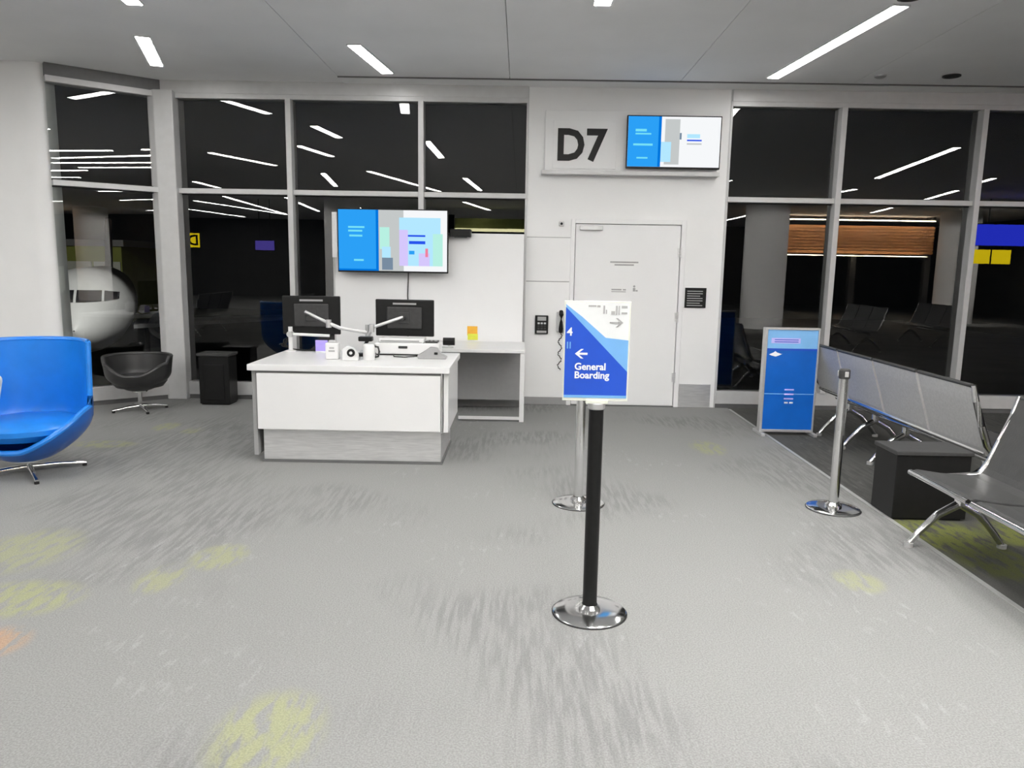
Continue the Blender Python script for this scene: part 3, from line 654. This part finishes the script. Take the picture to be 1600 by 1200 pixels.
# ================================================================== LOUNGE CHAIRS
def sstep(a, b, x):
    t_ = max(0, min(1, (x-a)/(b-a))); return t_*t_*(3-2*t_)
def tub(label, loc, rz, r, z_bot, z_top, z_arm, z_front, zs, m_out, m_in, arm_ang, flare, name='lounge_chair', seat_m=None, ramp=.9):
    """a tub shell open towards local -y: phi measured from the opening's middle"""
    t = thing(name, label, 'chair', loc, rz)
    NP, NZ = 72, 14
    def rim(phi):
        a = abs(phi)
        if a > arm_ang: return z_arm + (z_top-z_arm)*sstep(arm_ang, arm_ang+.10, a)
        return z_front + (z_arm-z_front)*sstep(0.15, arm_ang*ramp, a)
    def rad(z):
        u = max(0, min(1, (z-z_bot)/(zs-z_bot)))
        base = .30 + .70*math.sin(u*PI/2)**.8 if u > 0 else .30
        return r*(base + flare*max(0, (z-zs)/(z_top-zs)))
    def surf(off, dz):
        P = []
        for i in range(NP+1):
            phi = -PI + 2*PI*i/NP; h = rim(phi); row = []
            for j in range(NZ+1):
                z = z_bot+dz + (h-z_bot-dz)*(j/NZ)**1.25
                q = rad(z)-off
                row.append((q*math.sin(phi), -q*math.cos(phi), z))
            P.append(row)
        return P
    outer, inner = surf(0, 0), surf(.035, .03)
    o = MB().grid(outer)
    vb = [o.b.verts.new(outer[i][0]) for i in range(NP)]
    o.b.faces.new(vb); bmesh.ops.remove_doubles(o.b, verts=o.b.verts, dist=1e-5); bmesh.ops.recalc_face_normals(o.b, faces=o.b.faces)
    part('outer_shell', o, m_out, t, True, local=True)
    n = MB().grid(inner); bmesh.ops.remove_doubles(n.b, verts=n.b.verts, dist=1e-5)
    part('inner_lining', n, m_in, t, True, local=True)
    rimpts = [((Vector(outer[i][-1])+Vector(inner[i][-1]))/2) for i in range(NP+1)]
    part('rim_piping', MB().tube(rimpts, .021, 8), m_in, t, True, local=True)
    part('seat_pad', MB().lathe([(0, zs-.10), (r*.72, zs-.10), (r*.84, zs-.05), (r*.84, zs-.015), (r*.74, zs+.012), (0, zs+.022)], (0, 0), 40).xf(Matrix.Translation((0, .03, -.06))), seat_m or m_in, t, True, local=True)
    part('column', MB().cyl((0, 0, .03), (0, 0, z_bot+.03), .022).cyl((0, 0, z_bot-.012), (0, 0, z_bot+.02), .12*r/.45), 'chrome', t, True, local=True)
    for k in range(4):
        a = PI/4*.6 + k*PI/2
        e = r*.84
        part('star_leg', MB().tube([(0, 0, .05), (e*.5*math.cos(a), e*.5*math.sin(a), .042), (e*math.cos(a), e*math.sin(a), .022)], [.022, .018, .013], 10), 'chrome', t, True, local=True)
        part('glide', MB().cyl((e*.97*math.cos(a), e*.97*math.sin(a), .0), (e*.97*math.cos(a), e*.97*math.sin(a), .02), .016), 'rubber', t, local=True)
    return t
tub('blue wing lounge chair on a chrome star base cut by the left edge', (-3.67, 5.47, 0), .22, .45, .115, .97, .49, .22, .45, 'blue_dark', 'blue', 1.72, .02)
cs = thing('white_cushion', 'white cushion lying in the blue lounge chair at the left edge', 'cushion', (-3.85, 5.36, .42))
part('cover', MB().box(-.10, .10, -.06, .06, -.17, .17, .045, 4).xf(Matrix.Rotation(.22, 4, 'Y')).xf(Matrix.Translation((-.02, -.02, .19))), 'cushion', cs, True, local=True)
tub('dark grey low lounge chair on a chrome star base by the angled glass', (-4.06, 7.93, 0), .25, .325, .22, .58, .51, .40, .42, 'grey_chair', 'grey_chair', 1.25, .06)

# bin
bn = thing('waste_bin', 'tall black rectangular bin before the window left of the desk', 'bin', (-3.41, 8.42, 0))
part('body', MB().box(-3.575, -3.235, 8.30, 8.55, .012, .55, .01), 'black', bn)
part('lid', MB().box(-3.59, -3.22, 8.285, 8.56, .55, .582, .008), 'charcoal', bn)
part('front_door', MB().box(-3.52, -3.29, 8.292, 8.301, .06, .46, .003), 'black', bn)
part('foot', MB().box(-3.56, -3.25, 8.32, 8.54, 0, .013), 'rubber', bn)

# ================================================================== BEAM SEATING
def beam_seat(label, y_near, n, pitch, xf, back_m, seat_m, legs, cat='bench', arms=()):
    """local: seats face +x, beam along y from 0 (near) to n*pitch; back plane at x=0"""
    t = thing('beam_bench', label, cat, xf[0], xf[1])
    Lg = n*pitch
    part('beam', MB().box(.16, .24, .03, Lg-.03, .325, .385, .018, 3), 'chrome', t, True, local=True)
    part('rear_rail', MB().tube([(.015, .03, .435), (.015, Lg-.03, .435)], .018, 12), 'chrome', t, True, local=True)
    for k in range(n):
        y0, y1 = k*pitch+.018, (k+1)*pitch-.018
        prof = [(0.02, .425), (-.005, .47), (-.05, .62), (-.105, .78), (-.135, .885), (-.118, .892), (-.085, .785), (-.025, .62), (.03, .47), (.05, .435)]
        bk = part('backrest', MB().prism([(p[0], p[1]) for p in prof], 'y', y0, y1), back_m, t, local=True)
        part('top_edge', MB().tube([(-.127, y0, .889), (-.127, y1, .889)], .014, 10), 'charcoal', bk, True, local=True)
        st_ = part('seat', MB().prism([(.03, .405), (.03, .44), (.12, .425), (.30, .435), (.44, .455), (.475, .445), (.48, .43), (.44, .415), (.30, .40)], 'y', y0, y1, .004), seat_m, t, local=True)
        part('seat_edge', MB().tube([(.474, y0, .437), (.474, y1, .437)], .016, 10), 'chrome', st_, True, local=True)
        part('seat_bracket', MB().box(.10, .34, (y0+y1)/2-.025, (y0+y1)/2+.025, .384, .405), 'silver', t, local=True)
    for y in (.0, Lg):
        part('end_frame', MB().tube([(.46, y, .425), (.25, y, .41), (.06, y, .42), (.0, y, .50), (-.05, y, .63), (-.105, y, .79), (-.13, y, .895)], [.015, .017, .02, .024, .024, .021, .016], 10), 'chrome', t, True, local=True, label='curved chrome end frame')
    for y in legs:
        lg = part('leg', MB().tube([(.20, y, .33), (.20, y, .26)], .032, 12).tube([(.20, y, .27), (.08, y, .20), (-.02, y, .09), (-.07, y, .022)], [.028, .024, .02, .018], 10).tube([(.20, y, .27), (.32, y, .20), (.42, y, .09), (.47, y, .022)], [.028, .024, .02, .018], 10), 'chrome', t, True, local=True)
        part('glide', MB().cyl((-.075, y, 0), (-.075, y, .024), .026).cyl((.475, y, 0), (.475, y, .024), .026), 'silver', lg, True, local=True)
    for y in arms:
        part('armrest', MB().tube([(.05, y, .44), (.04, y, .60), (.10, y, .64), (.32, y, .64)], .015, 10), 'chrome', t, True, local=True)
    return t
beam_seat('row of grey mesh backed beam seats seen from behind', 4.79, 4, .70, ((3.045, 4.80, 0), 0), 'meshback', 'leather', (.30, 1.40, 1.95, 2.5))
b2 = beam_seat('black leather beam seats with chrome edge at the right border', 4.36, 3, .62, ((2.80, 4.37, 0), PI), 'leather', 'leather', (.08, 1.5))
for (x, y, rz, lab) in ((-4.9, 1.9, PI, 'black beam seats of the waiting area, mirrored left of the desk'), (-6.9, 1.6, PI, 'black beam seats further left in the waiting area, mirrored behind the bin'),
                        (7.2, 2.4, PI, 'black beam seats of the far waiting area, mirrored in the right window'), (9.4, 1.2, PI, 'black beam seats furthest right, mirrored in the right window')):
    c = copy_tree(b2); c.location = (x, y, 0); c.rotation_euler = (0, 0, rz); c['label'] = lab; c['group'] = 'beam seats behind the camera'
# side table between the two benches
tb = thing('side_table', 'black box side table between the two rows of beam seats', 'table', (2.71, 4.95, 0))
part('top', MB().box(2.445, 2.945, 4.755, 5.07, .435, .462, .005), 'charcoal', tb)
part('body', MB().box(2.455, 2.935, 4.765, 5.06, .012, .435, .004), 'black', tb)
part('foot', MB().box(2.475, 2.915, 4.785, 5.04, 0, .013), 'rubber', tb)

# ================================================================== CONCOURSE BEHIND THE CAMERA (mirrored in the glass)
for k, (x, y, r) in enumerate(((6.75, -3.7, .58), (-5.6, -6.5, .55), (-12.2, -5.0, .55), (14.2, -7.5, .6), (1.6, -14, .55))):
    struct('column', MB().lathe([(r, 0), (r, CZ)], (x, y), 40), 'wall', True)
cw = thing('wood_canopy', 'slatted wooden canopy over the concession, mirrored in the right window', 'canopy', (12, -10, 2.3))
part('fascia', MB().box(8.6, 14.9, -10.6, -10.4, 2.25, 3.25), 'wood', cw)
for k in range(9): part('slat', MB().box(8.6, 14.9, -10.4, -10.32, 2.28+.108*k, 2.355+.108*k), 'wood', cw)
part('cove_lamp', MB().box(8.8, 14.7, -10.1, -9.95, 3.40, 3.44), E_['cove'], cw)
part('cove_lamp', MB().box(8.8, 14.7, -10.28, -10.2, 2.16, 2.19), E_['cove'], cw)
part('bracket', MB().box(8.8, 8.9, -10.4, -9.95, 3.42, CZ).box(14.6, 14.7, -10.4, -9.95, 3.42, CZ).box(8.8, 8.9, -10.6, -10.2, 2.10, 2.26).box(14.6, 14.7, -10.6, -10.2, 2.10, 2.26), 'charcoal', cw)
part('post', MB().box(8.6, 8.8, -10.6, -10.4, 0, 2.25).box(14.7, 14.9, -10.6, -10.4, 0, 2.25).box(12.0, 12.2, -10.6, -10.4, 0, 2.25), 'charcoal', cw)
sc_ = thing('shop_canopy', 'olive canopy with a warm light strip, mirrored just above the white partition', 'canopy', (-1.2, -9, 2.7))
part('fascia', MB().box(-3.4, .6, -9.4, -9.0, 2.86, 3.2), 'olive', sc_)
part('cove_lamp', MB().box(-2.6, .5, -9.06, -8.97, 2.76, 2.86), E_['cove2'], sc_)
part('post', MB().box(-3.3, -3.1, -9.3, -9.1, 0, 2.86).box(.3, .5, -9.3, -9.1, 0, 2.86), 'conc', sc_)
ys = thing('yellow_gate_sign', 'yellow D7 sign on a ceiling pole, mirrored in the left window', 'sign', (-6.16, 3.3, 1.83))
part('box', MB().box(-6.36, -5.96, 3.27, 3.33, 1.83, 2.118, .006), 'black', ys)
part('lit_face', MB().box(-6.345, -5.975, 3.33, 3.334, 1.845, 2.103), E_['yel'], ys)
part('pole', MB().cyl((-6.2, 3.3, 2.118), (-6.2, 3.3, CZ), .03), 'conc', ys, True)
text('lettering', 'D7', .27, (-6.16, 3.338, 1.885), 'letter', ys, rot=(PI/2, 0, PI), bold=.006, depth=.002, align='CENTER')
ps = thing('purple_direction_sign', 'small purple lit sign on two rods, mirrored left of the desk', 'sign', (-8.2, -7, 1.95))
part('box', MB().box(-8.55, -7.9, -7.05, -7, 1.95, 2.29), 'black', ps)
part('lit_face', MB().box(-8.53, -7.92, -7, -6.99, 1.97, 2.27), E_['psign'], ps)
part('rod', MB().cyl((-8.4, -7.02, 2.29), (-8.4, -7.02, CZ), .012).cyl((-8.05, -7.02, 2.29), (-8.05, -7.02, CZ), .012), 'black', ps)
bs = thing('blue_direction_sign', 'large blue lit sign above yellow plates, mirrored in the right window', 'sign', (13.3, -3, 2.3))
part('box', MB().box(11.95, 14.8, -3.1, -3, 2.33, 2.92), 'black', bs)
part('lit_face', MB().box(11.97, 14.78, -3, -2.99, 2.35, 2.9), E_['bsign'], bs)
part('lit_plate', MB().box(12.05, 12.5, -3.05, -2.99, 1.87, 2.24), E_['yel'], bs)
part('lit_plate', MB().box(12.58, 13.05, -3.05, -2.99, 1.87, 2.24), E_['yel'], bs)
part('plate_hanger', MB().box(12.2, 12.24, -3.05, -3.02, 2.2, 2.35).box(12.8, 12.84, -3.05, -3.02, 2.2, 2.35).cyl((12.4, -3.05, 2.9), (12.4, -3.05, CZ), .015).cyl((14.4, -3.05, 2.9), (14.4, -3.05, CZ), .015), 'black', bs)

# ================================================================== OUTSIDE
struct('ground', MB().box(-60, 40, D+.5, 80, -3.6, -3.4), 'apron', label='dark concrete apron outside the windows')
ax = Vector((-.42, .906, 0)); nose = Vector((-12.68, 21.3, -.09))
hg = thing('hangar_exterior', 'low olive building beyond the parked aircraft', 'building', (-36, 60, -3.4))
part('wall', MB().box(-41, -31.5, 60, 66, -3.4, 2.6), 'olive', hg)
part('roof', MB().box(-41.3, -31.2, 59.8, 66.2, 2.6, 3.1), 'alu_dark', hg)
for k in range(4): part('door_panel', MB().box(-40.6+2.3*k, -38.5+2.3*k, 59.9, 60, -3.4, 1.4), 'conc', hg)
pl = thing('aircraft', 'white airliner parked nose-in outside the angled window', 'aircraft', nose)
pl.rotation_euler = (0, 0, math.atan2(ax.y, ax.x))       # local +x runs aft
stn = [(0, .02, -.35), (.12, .26, -.33), (.4, .52, -.28), (.9, .80, -.18), (1.5, 1.02, -.06), (2.0, 1.16, 0), (2.8, 1.30, .03), (4, 1.36, .04), (9, 1.36, .04), (12, 1.2, .2), (15, .7, .5), (17, .25, .8)]
P = []
for (x, r, zc) in stn: P.append([(x, r*math.cos(2*PI*k/36), zc+r*math.sin(2*PI*k/36)) for k in range(37)])
fm = MB().grid(P); bmesh.ops.remove_doubles(fm.b, verts=fm.b.verts, dist=1e-4); bmesh.ops.recalc_face_normals(fm.b, faces=fm.b.faces)
fu = part('fuselage', fm, 'aircraft', pl, True, local=True)
def on_body(y, z, out=.035):
    for (a, b) in zip(stn, stn[1:]):
        for f in [q/20 for q in range(20)]:
            r = a[1]+f*(b[1]-a[1]); zc = a[2]+f*(b[2]-a[2])
            if y*y+(z-zc)**2 <= r*r: return (a[0]+f*(b[0]-a[0])-out, y*1.008, z+out*.4)
for sgn in (1, -1):
    for (y0, y1, za, zb, zc, zd) in ((.035, .66, .42, .43, .76, .74), (.72, 1.08, .43, .46, .73, .66)):
        rows = []
        for i in range(7):
            f = i/6; lo = za+f*(zb-za); hi = zc+f*(zd-zc)
            rows.append([on_body(sgn*(y0+f*(y1-y0)), lo+(hi-lo)*k/4) for k in range(5)])
        part('cockpit_window', MB().grid(rows), 'window_dark', pl, True, local=True)
part('wing', MB().prism([(8, 1.2), (11.2, 1.2), (13.2, 8.5), (12.2, 8.6)], 'z', -.95, -.80), 'aircraft', pl, local=True)
part('wing', MB().prism([(8, -1.2), (11.2, -1.2), (13.2, -8.5), (12.2, -8.6)], 'z', -.95, -.80), 'aircraft', pl, local=True)
for s_ in (1, -1):
    e = MB().lathe([(.30, 0), (.46, .0), (.52, .3), (.5, 1.6), (.3, 2.3), (.26, 2.2), (.30, .3)], (0, 0), 28)
    e.xf(Matrix.Rotation(PI/2, 4, 'Y')).xf(Matrix.Translation((8.6, s_*2.2, -.95)))
    part('engine', e, 'aircraft', pl, True, local=True)
part('tail_fin', MB().prism([(14.2, .7), (16.6, .8), (18.0, 3.6), (16.6, 3.6)], 'y', -.1, .1), 'aircraft', pl, local=True)
part('nose_gear', MB().cyl((2.6, 0, -3.1), (2.6, 0, -1.1), .08).cyl((2.6, -.22, -3.12), (2.6, .22, -3.12), .32), 'charcoal', pl, True, local=True)
part('main_gear', MB().cyl((10.2, 1.6, -3.05), (10.2, 1.6, -.9), .1).cyl((10.2, 1.4, -3.05), (10.2, 1.8, -3.05), .4).cyl((10.2, -1.6, -3.05), (10.2, -1.6, -.9), .1).cyl((10.2, -1.4, -3.05), (10.2, -1.8, -3.05), .4), 'charcoal', pl, True, local=True)
